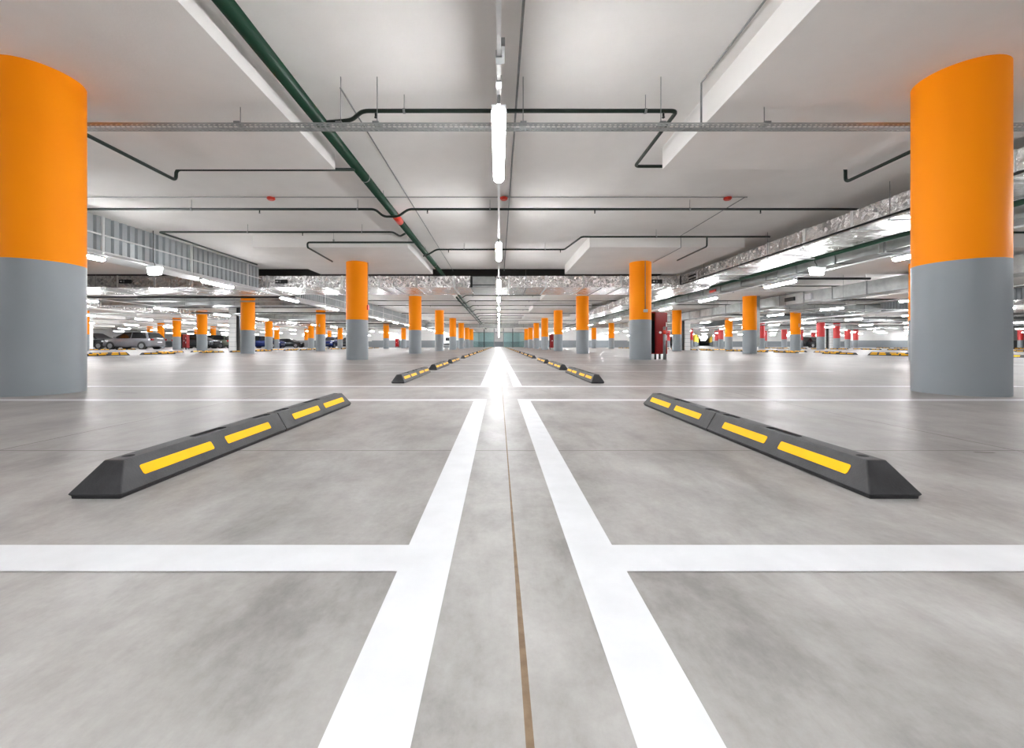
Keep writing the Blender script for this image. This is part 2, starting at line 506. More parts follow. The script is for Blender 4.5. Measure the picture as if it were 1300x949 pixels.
# ------------------------------------------------------------------ lamps
def lamp_parts():
    d = MB()    # lit diffuser: long rounded trough
    L2 = .635
    prof = [(math.cos(2*PI*q/18)*.052, math.sin(2*PI*q/18)*.040-.034) for q in range(18)]
    rings = []
    for y, sc in ((-L2, .55), (-L2+.012, .82), (-L2+.035, .97), (-L2+.06, 1), (L2-.06, 1), (L2-.035, .97), (L2-.012, .82), (L2, .55)):
        rings.append([(x*sc, y, z*sc) for x, z in prof])
    d.ring_loft(rings, 0, True, True)
    dm = d.mesh('diffuser', M_lamp)
    bm = bmesh.new(); bm.from_mesh(dm); bmesh.ops.recalc_face_normals(bm, faces=bm.faces); bm.to_mesh(dm); bm.free()
    h = MB(); h.box(-.055, .055, -.628, .628, -.010, .030); h.box(-.02, .02, -.60, .60, .030, .040); hm = h.mesh('housing', M_housing)
    c = MB(); c.box(-.012, .012, -.72, -.625, -.018, .048)
    cm = c.mesh('cable_plug', M_galvd)
    b = MB()
    for y in (-.4, .4): b.box(-.016, .016, y-.02, y+.02, .040, .05)
    bmm = b.mesh('bracket', M_galvd)
    return dm, hm, cm, bmm
LD, LH, LC, LB = lamp_parts()
# simple one-mesh lamp for the distance: 2 materials
fm = MB()
L2 = .635
fm.ring_loft([[(-.050, y, -.016), (-.050, y, -.055), (-.02, y, -.073), (.02, y, -.073), (.050, y, -.055), (.050, y, -.016)] for y in (-L2, L2)], 0, False)
fm.box(-.055, .055, -.63, .63, -.010, .040, 1)
LFAR = fm.mesh('hanging_tube_lamp', [M_lamp, M_housing])
bm = bmesh.new(); bm.from_mesh(LFAR); bmesh.ops.recalc_face_normals(bm, faces=bm.faces); bm.to_mesh(LFAR); bm.free()
LZ = W(1.775)
lamp_rows = range(-6, 10)
nl = 0
for i in lamp_rows:
    x = P*i
    for j in range(-2, 22):
        y = 3.70+4.05*j
        if x < -50 or x > 76: continue
        near = j < 4 and abs(i) <= 1
        if not (in_view(x, y, 1.2) or near): continue
        if y > 82 and i: continue
        if i == 0: rn = 'centre row'
        else: rn = f"{ORD[abs(i)-1]} row {'left' if i < 0 else 'right'} of centre"
        if j < 0: pos = f'hanging before the first columns, {ORD[-j-1]} step back'
        elif j >= 15: pos = f'beyond the eighth columns, {ORD[j-15]} back'
        elif j % 2 == 0: pos = f'level with the {ORD[j//2]} central columns'
        else: pos = f"midway between {ORD[j//2]} and {ORD[j//2+1]} central columns"
        lab = f'lit tube lamp, {rn}, {pos}'
        grp = 'tube lamps in straight rows under the ceiling'
        if near and j >= 0 or (i == 0 and j < 6):
            r = empty('hanging_tube_lamp', (x, y, LZ), lab, 'lamp', grp)
            for me in (LD, LH, LC, LB):
                o = bpy.data.objects.new(me.name.split('.')[0], me); COL.objects.link(o); o.parent = r
        else:
            o = bpy.data.objects.new('hanging_tube_lamp', LFAR); COL.objects.link(o); o.location = (x, y, LZ); tag(o, lab, 'lamp', grp)
        nl += 1
for q, d in enumerate((92, 104, 118, 136, 160, 190)):  # lamps added to brighten the otherwise dark hall of yellow columns
    o = bpy.data.objects.new('hanging_tube_lamp', LFAR); COL.objects.link(o); o.location = ((893-633.2)/F*d, d, LZ+.1); o.scale = (1.4, 1.4, 1.4); o.rotation_euler.z = PI/2
    tag(o, f'tiny lit lamp added over the far hall with yellow columns, {ORD[q]} back', 'lamp', 'lamps added in the far hall')
# supply rails carrying the lamps
for i in lamp_rows:
    x = P*i
    if x < -45 or x > 70: continue
    y0 = -5 if abs(i) < 2 else max(-5, abs(x)/1.3-2)
    m = MB(); m.box(x-.0135, x+.0135, y0, 64, W(1.826), W(1.856))
    rn = 'centre row' if i == 0 else f"{ORD[abs(i)-1]} row {'left' if i < 0 else 'right'} of centre"
    o = m.build('lamp_rail', M_white)
    tag(o, f'long thin white rail above the tube lamps, {rn}', 'rail', 'white rails above the lamps')
    h = MB(); y = 2.75-8.1
    while y < 64:
        if y > y0:
            h.cyl((x, y, W(1.85)), (0, 0, 1), .003, max(.01, rod_top(x, y, W(1.85))-W(1.85)), 5)
        y += 4.05
    h.build('hanger_wire', M_galvd, o)
    if i == 0:
        for y in (2.62, 2.86):
            j = MB(); j.box(x-.019, x+.019, y-.035, y+.035, W(1.818), W(1.864)); j.build('rail_coupler', M_galvd, o)
        j = MB(); j.box(x+.014, x+.038, 2.5, 2.66, W(1.826), W(1.88)); j.build('feed_plug', M_galvd, o)

# ------------------------------------------------------------------ pipes
def clamp(parent, x, y, u, r, m=M_galvd):
    c = MB(); c.cyl((x-.012, y, W(u)), (1, 0, 0), r+.006, .024, 14)
    c.cyl((x, y, W(u)), (0, 0, 1), .004, rod_top(x, y, W(u))-W(u), 6)
    c.build('pipe_clamp', m, parent)
def head(parent, x, y, u, r):
    c = MB(); c.cyl((x, y, W(u)-r-.035), (0, 0, 1), .011, .04, 10); c.cyl((x, y, W(u)-r-.05), (0, 0, 1), .016, .006, 10)
    c.cyl((x, y, W(u)-r-.038), (0, 0, -1), .005, .02, 6)
    c.build('sprinkler_head', M_blackp, parent)
BU = 2.47; BR = .0215; MX = -1.976; MR = .066
def branch(name_label, pts, heads=(), clamps=(), r=BR, m=None):
    t = MB(); t.tube([(x, y, W(u)) for x, y, u in pts], r, 12, 0, .07)
    o = t.build('hanging_sprinkler_pipe', m or M_dkgreen); tag(o, name_label, 'pipe', 'dark green sprinkler branch pipes')
    for (x, y) in heads: head(o, x, y, BU, r)
    for (x, y) in clamps: clamp(o, x, y, BU, r)
    return o
# main pipes
m = MB(); m.tube([(MX, -4, W(BU)), (MX, 64, W(BU))], MR, 28)
mp = m.build('hanging_main_pipe', M_green); tag(mp, 'thick green main pipe running away left of the centre lamps', 'pipe')
for y in (1.0, 6.05, 12.6, 18, 24):
    c = MB(); c.cyl((MX, y-.012, W(BU)), (0, 1, 0), MR+.003, .02, 28); c.build('pipe_coupling', M_galvd, mp)
c = MB(); c.cyl((MX, 7.75, W(BU)), (0, 1, 0), MR+.003, .45, 28); c.build('flow_marker', M_redplastic, mp)
c = MB()
for y in (-1, 3, 7, 11, 19, 27, 35, 43):
    c.cyl((MX, y, W(BU)), (0, 0, 1), .005, rod_top(MX, y, W(BU))-W(BU), 6)
c.build('hanger_rod', M_galvd, mp)
m = MB(); m.tube([(-2.02, 19.6, W(2.27)), (-2.02, 45.8, W(2.27))], .05, 20)
o = m.build('hanging_main_pipe', M_dkgreen); tag(o, 'second dark main pipe beyond the crossing foil duct, below the green one', 'pipe')
m = MB(); m.tube([(7.47, 3.0, W(2.04)), (7.47, 45.8, W(2.04))], .045, 20)
o = m.build('hanging_main_pipe', M_green); tag(o, 'green main pipe under the far edge of the long foil duct', 'pipe')
c = MB()
for y in (5, 9, 13, 17, 21, 29, 37): c.cyl((7.47, y, W(2.04)), (0, 0, 1), .005, rod_top(7.6, y, W(2.04))-W(2.04), 6)
c.build('hanger_rod', M_galvd, o)

branch('dark pipe crossing above the near cable tray, ending in a hooked bend at right',
       [(MX, 4.55, BU), (-1.62, 4.50, BU), (-1.44, 4.32, BU), (1.885, 4.32, BU), (1.885, 5.66, BU), (4.8, 5.66, BU), (4.8, 5.66, 2.25), (4.8, 3.98, 2.25)],
       [(-1.3, 4.32), (1.74, 4.32)], [(-1.0, 4.32), (1.55, 4.32)])
branch('dark pipe slanting off the near left column with a step up to the main',
       [(MX, 5.6, 2.40), (-4.42, 5.6, 2.40), (-4.42, 5.6, 2.25), (-4.42, 4.3, 2.25), (-4.42, 4.05, 2.32)], [], [])
X2 = 2.335
def dip(y, x0, x1):
    return [(x0, y, BU), (MX-.28, y, BU), (MX-.12, y, X2), (MX+.14, y, X2), (MX+.33, y, BU), (x1, y, BU)]
branch('long dark pipe crossing the ceiling before the second columns, dipping under the main',
       dip(7.45, -7.6, 6.9), [(-4.36, 7.45), (-1.3, 7.45), (1.75, 7.45), (4.77, 7.45)], [(-2.57, 7.45), (-.16, 7.45), (3.48, 7.45), (-5.6, 7.45)])
branch('dark pipe from the main to the left, then along the corrugated screen',
       [(MX, 8.6, X2), (MX-.15, 8.8, X2), (MX-.35, 8.96, BU), (-7.45, 8.96, BU), (-7.45, 12.6, BU)], [(-4.3, 8.96)], [(-3.0, 8.96), (-5.5, 8.96)])
branch('dark pipe along the front of the ceiling slab drop over the second left column',
       [(MX, 9.66, 2.42), (-4.52, 9.66, 2.42), (-4.52, 9.66, 2.30), (-4.52, 11.1, 2.26)], [], [(-3.9, 9.66)])
o = branch('dark pipe stepping round the ceiling slab drop above the second right column',
       [(MX, 10.75, X2), (MX+.14, 10.6, X2), (MX+.36, 10.6, BU), (1.70, 10.6, BU), (1.90, 9.35, BU), (6.2, 9.35, BU)],
       [(-1.3, 10.6), (1.6, 10.6)], [(-.9, 10.6), (1.2, 10.6), (3.6, 9.35)])
t = MB(); t.tube([(4.76, 9.35, W(BU)), (4.76, 9.35, W(2.25)), (4.76, 10.9, W(2.25))], .018, 10, 0, .05)
t.build('drop_pipe', M_dkgreen, o)
yy = [17.3, 20.4, 22.9, 25.7, 28.7, 32.0, 34.8, 37.8, 41, 44, 47.5, 51, 55, 59]
def over_drop(y): return abs((y-Y0+P/2) % P-P/2) < 1.93
for q, y in enumerate(yy):
    lab = f"thin dark pipe crossing the central ceiling beyond the foil duct, {(ORD+['fourteenth'])[q]} of its run"
    if over_drop(y): pts = [(MX, y, X2), (MX+.14, y, X2), (MX+.33, y, BU), (2.12, y, BU)]
    else: pts = dip(y, -7.6, 7.0 if y < 34 else 7.9)
    branch(lab, pts, ([(-1.3, y), (1.7, y)] if over_drop(y) else [(-4.3, y), (-1.3, y), (1.7, y), (4.7, y)]) if q < 6 else [], [])
for side in (-1, 1):
    for q, y in enumerate((7.45, 9.0, 17.2, 22.9, 25.2, 31.2, 33.0, 39.2)):
        if side > 0: x0, x1 = 8.9, 23.5
        else: x0, x1 = -20.2, -8.9
        t = MB(); t.tube([(x0, y, W(BU)), (x1, y, W(BU))], .024, 10)
        o = t.build('hanging_sprinkler_pipe', M_dkgreen)
        tag(o, f"dark pipe crossing the {'right' if side>0 else 'left'} side hall ceiling, {ORD[q]} from the camera", 'pipe', 'sprinkler pipes over the side halls')
# black line pipe under the near edge of the long foil duct
t = MB(); t.tube([(6.27, 3.2, W(2.075)), (6.27, 14.1, W(2.075)), (6.27, 14.1, W(2.40))], .02, 10)
o = t.build('hanging_edge_pipe', M_blackp); tag(o, 'thin black pipe along the lower edge of the long right foil duct', 'pipe')
# grey conduits on the slab
cu = 2.625
def conduit(pts, lab, r=.010):
    t = MB(); t.tube([(x, y, W(u)) for x, y, u in pts], r, 8)
    o = t.build('mounted_conduit', M_galvd); tag(o, lab, 'conduit', 'thin grey conduits on the ceiling'); return o
conduit([(-8.0, 7.27, cu), (4.42, 7.27, cu)], 'thin grey conduit carrying the three red detectors across the ceiling', .007)
conduit([(.19, 0, cu), (.19, 14.5, cu)], 'thin grey conduit running away just right of the centre lamps', .011)
conduit([(-1.62, 4.18, cu), (-1.62, 14.5, cu)], 'thin grey conduit running away just right of the green main', .008)
conduit([(2.03, 0, cu), (2.03, 4.10, cu), (2.03, 4.10, 2.16)], 'thin grey conduit beside the near right slab drop, turning down to the tray', .010)
conduit([(4.38, 7.27, cu), (4.38, 9.83, cu), (4.38, 9.83, 2.335), (4.38, 11.6, 2.335)], 'thin grey conduit slanting to the second right column over its slab drop', .008)
# red detectors
for q, x in enumerate((-4.05, .09, 4.07)):
    r = MB(); r.cyl((x, 7.27, W(2.572)), (0, 0, 1), .05, .018, 24, r2=.066); r.cyl((x, 7.27, W(2.59)), (0, 0, 1), .068, .026, 24)
    o = r.build('fire_detector', M_redplastic)
    tag(o, f"small red detector under the ceiling conduit, {('left of the green main','beside the centre lamp rail','before the second right column')[q]}", 'detector', 'red ceiling detectors')

# ------------------------------------------------------------------ cable trays
def tray(x0, x1, y, u, lab, holes=True, w=.105, grp='galvanised cable trays'):
    t = MB(); zb = W(u); hs = .034
    if holes:
        n = int((x1-x0)/.05); cw = (x1-x0)/n
        ys = [y, y+w/3, y+2*w/3, y+w]
        for a in range(n):
            xa, xb = x0+a*cw, x0+(a+1)*cw
            for b in range(3):
                ya, yb = ys[b], ys[b+1]
                off = .25 if b % 2 else 0
                ix0, ix1 = xa+cw*(.18), xb-cw*(.18); iy0, iy1 = ya+.010, yb-.012
                v = [(xa, ya, zb), (xb, ya, zb), (xb, yb, zb), (xa, yb, zb), (ix0, iy0, zb), (ix1, iy0, zb), (ix1, iy1, zb), (ix0, iy1, zb)]
                t.add(v, [(0, 1, 5, 4), (1, 2, 6, 5), (2, 3, 7, 6), (3, 0, 4, 7)])
            # near side: solid above, small slot low down
            za, zc = zb+.007, zb+.013
            for (p, q_, z0, z1) in ((xa, xb, zb, za), (xa, xb, zc, zb+hs)):
                t.quad((p, y, z0), (q_, y, z0), (q_, y, z1), (p, y, z1))
            t.quad((xa, y, za), (xa+cw*.3, y, za), (xa+cw*.3, y, zc), (xa, y, zc))
            t.quad((xb-cw*.3, y, za), (xb, y, za), (xb, y, zc), (xb-cw*.3, y, zc))
        t.box(x0, x1, y+w-.001, y+w, zb, zb+hs)
    else:
        t.box(x0, x1, y, y+w, zb, zb+hs)
    o = t.build('hanging_cable_tray', M_galv); tag(o, lab, 'cable tray', grp)
    return o
TU = 2.13
o = tray(-6.2, 6.22, 3.98, TU, 'perforated grey cable tray crossing the picture between the near columns')
for x in (-2.55, -1.56, -1.20, .24, 1.60, 2.62, -4.9, 4.9):
    top = DROP if 2.19 < abs(x) < 5.9 else SLAB
    r = MB(); r.cyl((x, 4.035, W(TU)), (0, 0, 1), .004, top-W(TU), 8)
    r.box(x-.03, x+.03, 3.972, 4.092, W(TU)+.030, W(TU)+.046); r.build('hanger_rod', M_galvd, o)
for q, (x0, x1, y, u) in enumerate([(-30, -9, 17.6, 1.87), (-34, -9, 24.6, 1.87), (-40, -9, 30.5, 1.87), (-44, -9, 38.6, 1.87), (14.1, 23.5, 22.6, 1.95), (17.0, 23.5, 31, 1.9), (25, 50, 38.5, 1.9), (25, 60, 46.5, 1.95), (-44, -9, 44.6, 1.87)]):
    tray(x0, x1, y, u, f"cable tray crossing the {'left' if x0 < 0 else 'right'} side hall, {ORD[q]} of the distant trays", False, .3, 'distant cable trays')

# ------------------------------------------------------------------ ducts
def duct(lab, x0, x1, y0, y1, u0, u1, m, along, bands=1.2, band_m=None, bw=.05, hang=2.4, b0=0, name='ventilation_duct', flange=.018, grp=None):
    t = MB(); t.box(x0, x1, y0, y1, W(u0), W(u1)); o = t.build(name, m); bevelled(o, .01, 2)
    tag(o, lab, 'duct', grp)
    f = flange; L = (x1-x0) if along == 'x' else (y1-y0)
    st = b0 or bands*.5
    while st < L-.1:
        b = MB()
        if along == 'x': b.box(x0+st-bw/2, x0+st+bw/2, y0-f, y1+f, W(u0)-f, W(u1)+f)
        else: b.box(x0-f, x1+f, y0+st-bw/2, y0+st+bw/2, W(u0)-f, W(u1)+f)
        b.build('tape_band' if m is M_foil else 'duct_flange', band_m or m, o)
        st += bands
    st = hang*.4
    while st < L:
        h = MB()
        for e in (0, 1):
            if along == 'x': px, py = x0+st, (y0-.035 if e == 0 else y1+.035)
            else: px, py = (x0-.035 if e == 0 else x1+.035), y0+st
            zt = DROP if rod_top(px, py, SLAB) < DROP else SLAB
            h.cyl((px, py, W(u0)-.03), (0, 0, 1), .005, zt-.0015-W(u0)+.03, 6)
        if along == 'x': h.box(x0+st-.015, x0+st+.015, y0-.06, y1+.06, W(u0)-.045, W(u0)-.025)
        else: h.box(x0-.06, x1+.06, y0+st-.015, y0+st+.015, W(u0)-.045, W(u0)-.025)
        h.build('duct_hanger', M_galvd, o)
        st += hang
    return o
fd = duct('foil wrapped duct running away on the right beside the near column', 6.35, 7.35, 2.4, 14.19, 2.055, 2.40, M_foil, 'y', 1.15, M_tape, .06, 3.0, .35, flange=.006)
g = MB()
for z in (2.84-.12, 2.84-.22): g.box(6.335, 6.35, 13.2, 13.65, z-.05, z)
g.build('ventilation_grille', M_blackp, fd)
fd2 = duct('foil wrapped duct continuing on the right beyond the crossing duct', 6.35, 7.3, 16.6, 34, 2.03, 2.38, M_foil, 'y', 1.15, M_tape, .06, 3.0, .35, flange=.006)
cd = duct('wide foil wrapped duct crossing the hall behind the second columns', -.10, 7.35, 14.2, 16.25, 1.99, 2.395, M_foil, 'x', 1.3, M_tape, .05, 2.6, .45, flange=.006)
cd2 = duct('wide foil wrapped duct crossing the left hall under the corrugated screen', -20.2, -.98, 14.2, 16.25, 1.99, 2.395, M_foil, 'x', 1.3, M_tape, .05, 2.6, .45, flange=.006)
dm = duct('bare metal damper section of the crossing duct near the lamp line', -.955, -.125, 14.22, 16.23, 2.0, 2.38, M_galv, 'x', .44, M_galv, .02, 5, .44, flange=.01)
g = MB(); g.box(-.985, -.91, 14.17, 14.22, W(1.995), W(2.36)); g.box(-.92, -.12, 14.19, 14.22, W(2.065), W(2.09))
g.build('damper_frame', M_blackp, dm)
for q, (x, lab) in enumerate(((-12.95, 'small black exit sign with white arrow on the left foil duct'), (-7.54, 'small black exit sign with white arrow left of the second left column'), (5.48, 'small black exit sign with white arrow right of the second right column'))):
    s = MB(); w = .42 if q < 2 else .36
    s.box(x-w/2, x+w/2, 14.16, 14.19, W(2.13), W(2.26)); o = s.build('exit_sign', M_blackp)
    tag(o, lab, 'sign', 'black exit signs on the crossing duct')
    a = MB(); xa = x-w/2+.03
    a.add([(xa, 14.156, W(2.195)), (xa+.055, 14.156, W(2.169)), (xa+.055, 14.156, W(2.221))], [(0, 1, 2)])
    a.box(xa+.055, xa+.085, 14.155, 14.159, W(2.188), W(2.202)); a.build('arrow', M_white, o)
    a = MB(); a.box(xa+.13, xa+.16, 14.155, 14.159, W(2.159), W(2.231)); a.build('pictogram', M_galvd, o)
# galvanised ducts
g1 = duct('bare galvanised duct above the first lamp row right of centre', 7.98, 8.42, 4.2, 40, 1.93, 2.23, M_galv, 'y', 1.25, M_galvd, .03, 3.1, .5)
s = MB(); s.box(7.955, 7.98, 15.0, 15.45, W(1.96), W(2.05)); s.build('red_marker', M_redplastic, g1)
g2 = duct('deep galvanised duct behind the second column row right of the lamp line', 13.05, 13.8, 8, 44, 1.80, 2.26, M_galv, 'y', 1.5, M_galvd, .03, 3.1, .5)
s = MB(); s.box(13.0, 13.05, 18.0, 18.6, W(1.95), W(2.12)); s.build('ventilation_grille', M_blackp, g2)
s = MB(); s.box(12.98, 13.05, 17.0, 17.35, W(1.9), W(2.15)); s.build('actuator_box', M_housing, g2)
duct('galvanised duct crossing the right hall between third and fourth columns', 14.0, 23.0, 24.6, 25.3, 2.0, 2.4, M_galv, 'x', 1.5, M_galvd, .03, 3.1, .5)
duct('galvanised duct crossing the left hall behind the third columns', -20.2, -9.2, 20.8, 21.9, 2.02, 2.50, M_galv, 'x', 1.25, M_galvd, .03, 3.1, .5)
duct('foil wrapped duct running away over the left rows of parked cars', -21.2, -20.3, 14, 60, 1.95, 2.34, M_foil, 'y', 1.3, M_tape, .06, 3.0, .35, flange=.006)
duct('galvanised duct crossing far ahead between sixth and seventh columns', -20.2, 23.2, 46.0, 47.2, 1.98, 2.38, M_galv, 'x', 2.5, M_galvd, .05, 5, .5)
duct('galvanised duct crossing the left hall far behind', -20.2, -9, 33.2, 34.0, 1.98, 2.40, M_galv, 'x', 1.5, M_galvd, .03, 4, .5)
duct('galvanised duct crossing the far right hall beyond the screen', 25, 70, 33.2, 34.0, 1.9, 2.3, M_galv, 'x', 1.5, M_galvd, .03, 4, .5)
duct('galvanised duct crossing the far right hall, farther of two', 25, 70, 49.4, 50.2, 1.9, 2.3, M_galv, 'x', 1.5, M_galvd, .03, 4, .5)

for q, (x0, x1, y, u) in enumerate([(-20.2, -9, 18.9, 2.2), (-20.2, -9, 23.4, 2.15), (-20.2, -9, 26.9, 2.1), (-20.2, -9, 29.4, 2.2), (-20.2, -9, 36.0, 2.1), (-20.2, -9, 41.0, 2.15), (-20.2, -9, 49.0, 2.1), (-20.2, -9, 53.0, 2.1)]):
    t = MB(); t.tube([(x0, y, W(u)), (x1, y, W(u))], .045, 12); o = t.build('hanging_service_pipe', M_blackp)
    tag(o, f'lower dark service pipe crossing the left side hall, {ORD[q]} from the camera', 'pipe', 'low service pipes of the left hall')
for q, (x0, x1, y, u) in enumerate([(8.7, 12.9, 14.2, 2.3), (14, 23, 19.4, 2.15), (14, 23, 28.9, 2.1), (25, 50, 30.4, 2.0), (25, 55, 36.0, 1.95), (25, 60, 42.0, 2.0), (25, 64, 55.0, 2.0)]):
    t = MB(); t.tube([(x0, y, W(u)), (x1, y, W(u))], .04, 12); o = t.build('hanging_service_pipe', M_blackp)
    tag(o, f'lower dark service pipe crossing the right side hall, {ORD[q]} from the camera', 'pipe', 'low service pipes of the right hall')

# corrugated smoke screens hanging from the slab
def screen(x, y0, y1, u0, lab, flip=1):
    t = MB(); n = int((y1-y0)/.19); pts = []
    for a in range(n):
        y = y0+a*.19
        pts += [(.055, y), (.055, y+.115), (0, y+.13), (0, y+.175)]
    rings = [[(x+flip*px, py, W(u0)+.03) for px, py in pts], [(x+flip*px, py, SLAB) for px, py in pts]]
    t.ring_loft(rings, 0, False, False, False)
    # second skin just behind for thickness
    rings = [[(x-flip*.004+flip*px, py, W(u0)+.03) for px, py in pts][::-1], [(x-flip*.004+flip*px, py, SLAB) for px, py in pts][::-1]]
    t.ring_loft(rings, 0, False, False, False)
    o = t.build('smoke_screen', M_corr); tag(o, lab, 'smoke screen', 'corrugated screens hanging below the ceiling')
    f = MB()
    f.box(x-.02-.6, x+.10, y0, y1, W(u0)-.012, W(u0)+.012); f.box(x+.085, x+.10, y0, y1, W(u0)-.03, W(u0)+.05)
    f.build('bottom_ledge', M_white, o)
    f = MB(); f.box(x+.062, x+.09, y0, y1, W(u0)+.37, W(u0)+.40); f.build('mid_rail', M_white, o)
    y = y0+.33
    while y < y1 and y < 40:
        p = MB(); p.box(x+.062, x+.105, y-.025, y+.025, W(u0), SLAB); p.build('post', M_white, o); y += 2.43
    return o
screen(-8.25, 5.67, 14.05, 1.88, 'grey corrugated screen with white rails on the left, in front of the foil duct')
screen(-8.25, 16.45, 45.8, 1.88, 'grey corrugated screen continuing on the left behind the foil duct')
screen(-8.25, 47.4, 62, 1.88, 'last stretch of the left corrugated screen, far away')
screen(24.05, 17, 62, 2.02, 'grey corrugated screen running away behind the orange columns on the right')

# ------------------------------------------------------------------ lit boxes
def exit_box(x, y, z, lab, rz=0):
    r = empty('emergency_exit_sign', (x, y, z), lab, 'exit light', 'glowing white exit boxes')
    b = MB()
    b.ring_loft([[(-.15, -.05, 0), (.15, -.05, 0), (.15, .05, 0), (-.15, .05, 0)], [(-.19, -.06, .165), (.19, -.06, .165), (.19, .06, .165), (-.19, .06, .165)]], 0, False)
    b.build('light_box', M_exit, r)
    b = MB(); b.box(-.21, .21, -.065, .065, .166, .185); b.build('cover', M_housing, r)
    b = MB(); b.tube([(0, 0, .185), (0, 0, .25), (-.06, 0, .30), (-.06, 0, SLAB-z)], .008, 8); b.build('hanger', M_blackp, r)
    r.rotation_euler.z = rz
exit_box(-7.95, 9.45, W(1.62), 'glowing white exit box hanging below the left corrugated screen', -.35)
exit_box(7.78, 10.0, W(1.71), 'glowing white exit box hanging under the right foil duct', .25)

# ------------------------------------------------------------------ fire cabinets, bollard
def cabinet(x, y, rz, lab, grp):
    r = empty('fire_cabinet', (x, y, 0), lab, 'fire cabinet', grp, rz)
    b = MB(); b.box(-.27, .27, -.13, .13, .155, 1.37); o = b.build('cabinet_body', M_cabinet, r); bevelled(o, .008)
    b = MB(); b.box(-.255, .255, -.142, -.131, .17, .80); o = b.build('lower_door', M_cabinet, r); bevelled(o, .003)
    h = MB(); h.box(.19, .21, -.16, -.142, .55, .70); h.build('handle', M_white, o)
    b = MB(); b.box(-.255, .255, -.142, -.131, .815, 1.355); o = b.build('upper_door', M_cabinet, r); bevelled(o, .003)
    h = MB(); h.box(.19, .21, -.16, -.142, .95, 1.08); h.build('handle', M_white, o)
    h = MB()
    ring = [(math.cos(2*PI*q/20)*.06, math.sin(2*PI*q/20)*.035) for q in range(20)]
    h.ring_loft([[(x_-.06, -.1435, z_+.78) for x_, z_ in ring], [(x_-.06, -.142, z_+.78) for x_, z_ in ring]], 0, False); h.build('fire_symbol', M_white, r)
    b = MB(); b.box(-.275, -.268, -.115, .115, .18, 1.34); b.build('side_window', M_darkglass, r)
    for sx in (-1, 1):
        for sy in (-1, 1):
            l = MB(); l.box(sx*.23-.02, sx*.23+.02, sy*.1-.02, sy*.1+.02, 0, .16); l.build('leg', M_blackp, r)
    return r
cabinet(4.66, 12.0, .55, 'tall dark red fire cabinet beside the second right column', 'red fire cabinets')
cabinet(-28.0, 36.6, -.35, 'red fire cabinet beside a far left column behind the grey car', 'red fire cabinets')
cabinet(-16.3, 65.6, 0, 'small red fire cabinet against the far left wall', 'red fire cabinets')
cabinet(4.75, 36.2, .2, 'distant red fire cabinet beside the fifth right column', 'red fire cabinets')
b = MB(); b.cyl((0, 0, 0), (0, 0, 1), .038, .92, 20); b.cyl((0, 0, .92), (0, 0, 1), .038, .02, 20, r2=.02)
b.cyl((0, 0, 0), (0, 0, 1), .075, .01, 20)
o = b.build('bollard', M_galvd, None, (4.68, 11.55, 0)); tag(o, 'slim grey steel bollard right of the dark red fire cabinet', 'bollard')
b = MB(); b.cyl((0, 0, .72), (0, 0, 1), .0395, .12, 20); b.build('warning_band', M_redplastic, o)

# ------------------------------------------------------------------ white piers and lobby
def pier(x, y, w, lab, m=M_wall, riser=True):
    zt = DROP-.004 if w > .5 or rod_top(x, y) < 2.9 else SLAB-.002
    b = MB(); b.box(x-w/2, x+w/2, y-w/2, y+w/2, 0, zt)
    for q in range(9): b.box(x-w/2-.01, x+w/2+.01, y-w/2-.012, y+w/2+.01, .3+q*.3, .315+q*.3, 1)
    o = b.build('square_pier', [m, M_dado]); tag(o, lab, 'pier', 'white square piers')
    if not riser: return
    d = MB(); d.box(x+(w/2+.01)*(1 if x < 0 else -1)-.02, x+(w/2+.01)*(1 if x < 0 else -1)+.16*(1 if x < 0 else -1), y-.1, y+.1, 0, zt-.1)
    d.build('cable_riser', M_blackp, o)
pier(-17.15, 26.5, .42, 'white square pier just left of a left hall orange column')
pier(14.7, 32.0, .40, 'white square pier just right of a right hall orange column')
pier(-34.1, 34.0, .36, 'white square pier at the edge of the near left column', riser=False)
pier(-34.4, 62.6, 1.0, 'white square pier behind the dark saloon')
pier(37.5, 46.0, .9, 'white square pier between the red columns')

pt = empty('glass_partition', (0, 66, 0), 'glazed lobby screen with dark posts at the end of the centre line', 'partition')
for x in (-4.5, -2.35, -.75, .75, 2.25, 4.5):
    b = MB(); b.box(x-.06, x+.06, -.06, .06, 0, SLAB); b.build('post', M_blackp if abs(x) > 1 else M_galvd, pt)
b = MB(); b.box(-4.5, 4.5, -.05, .05, 2.35, 2.5); b.build('transom', M_galvd, pt)
for x0, x1 in ((-4.44, -2.41), (-2.29, -.81), (.81, 2.19), (2.31, 4.44)):
    b = MB(); b.box(x0, x1, -.01, .01, .05, 2.35); b.build('glass_pane', M_tealglass, pt)

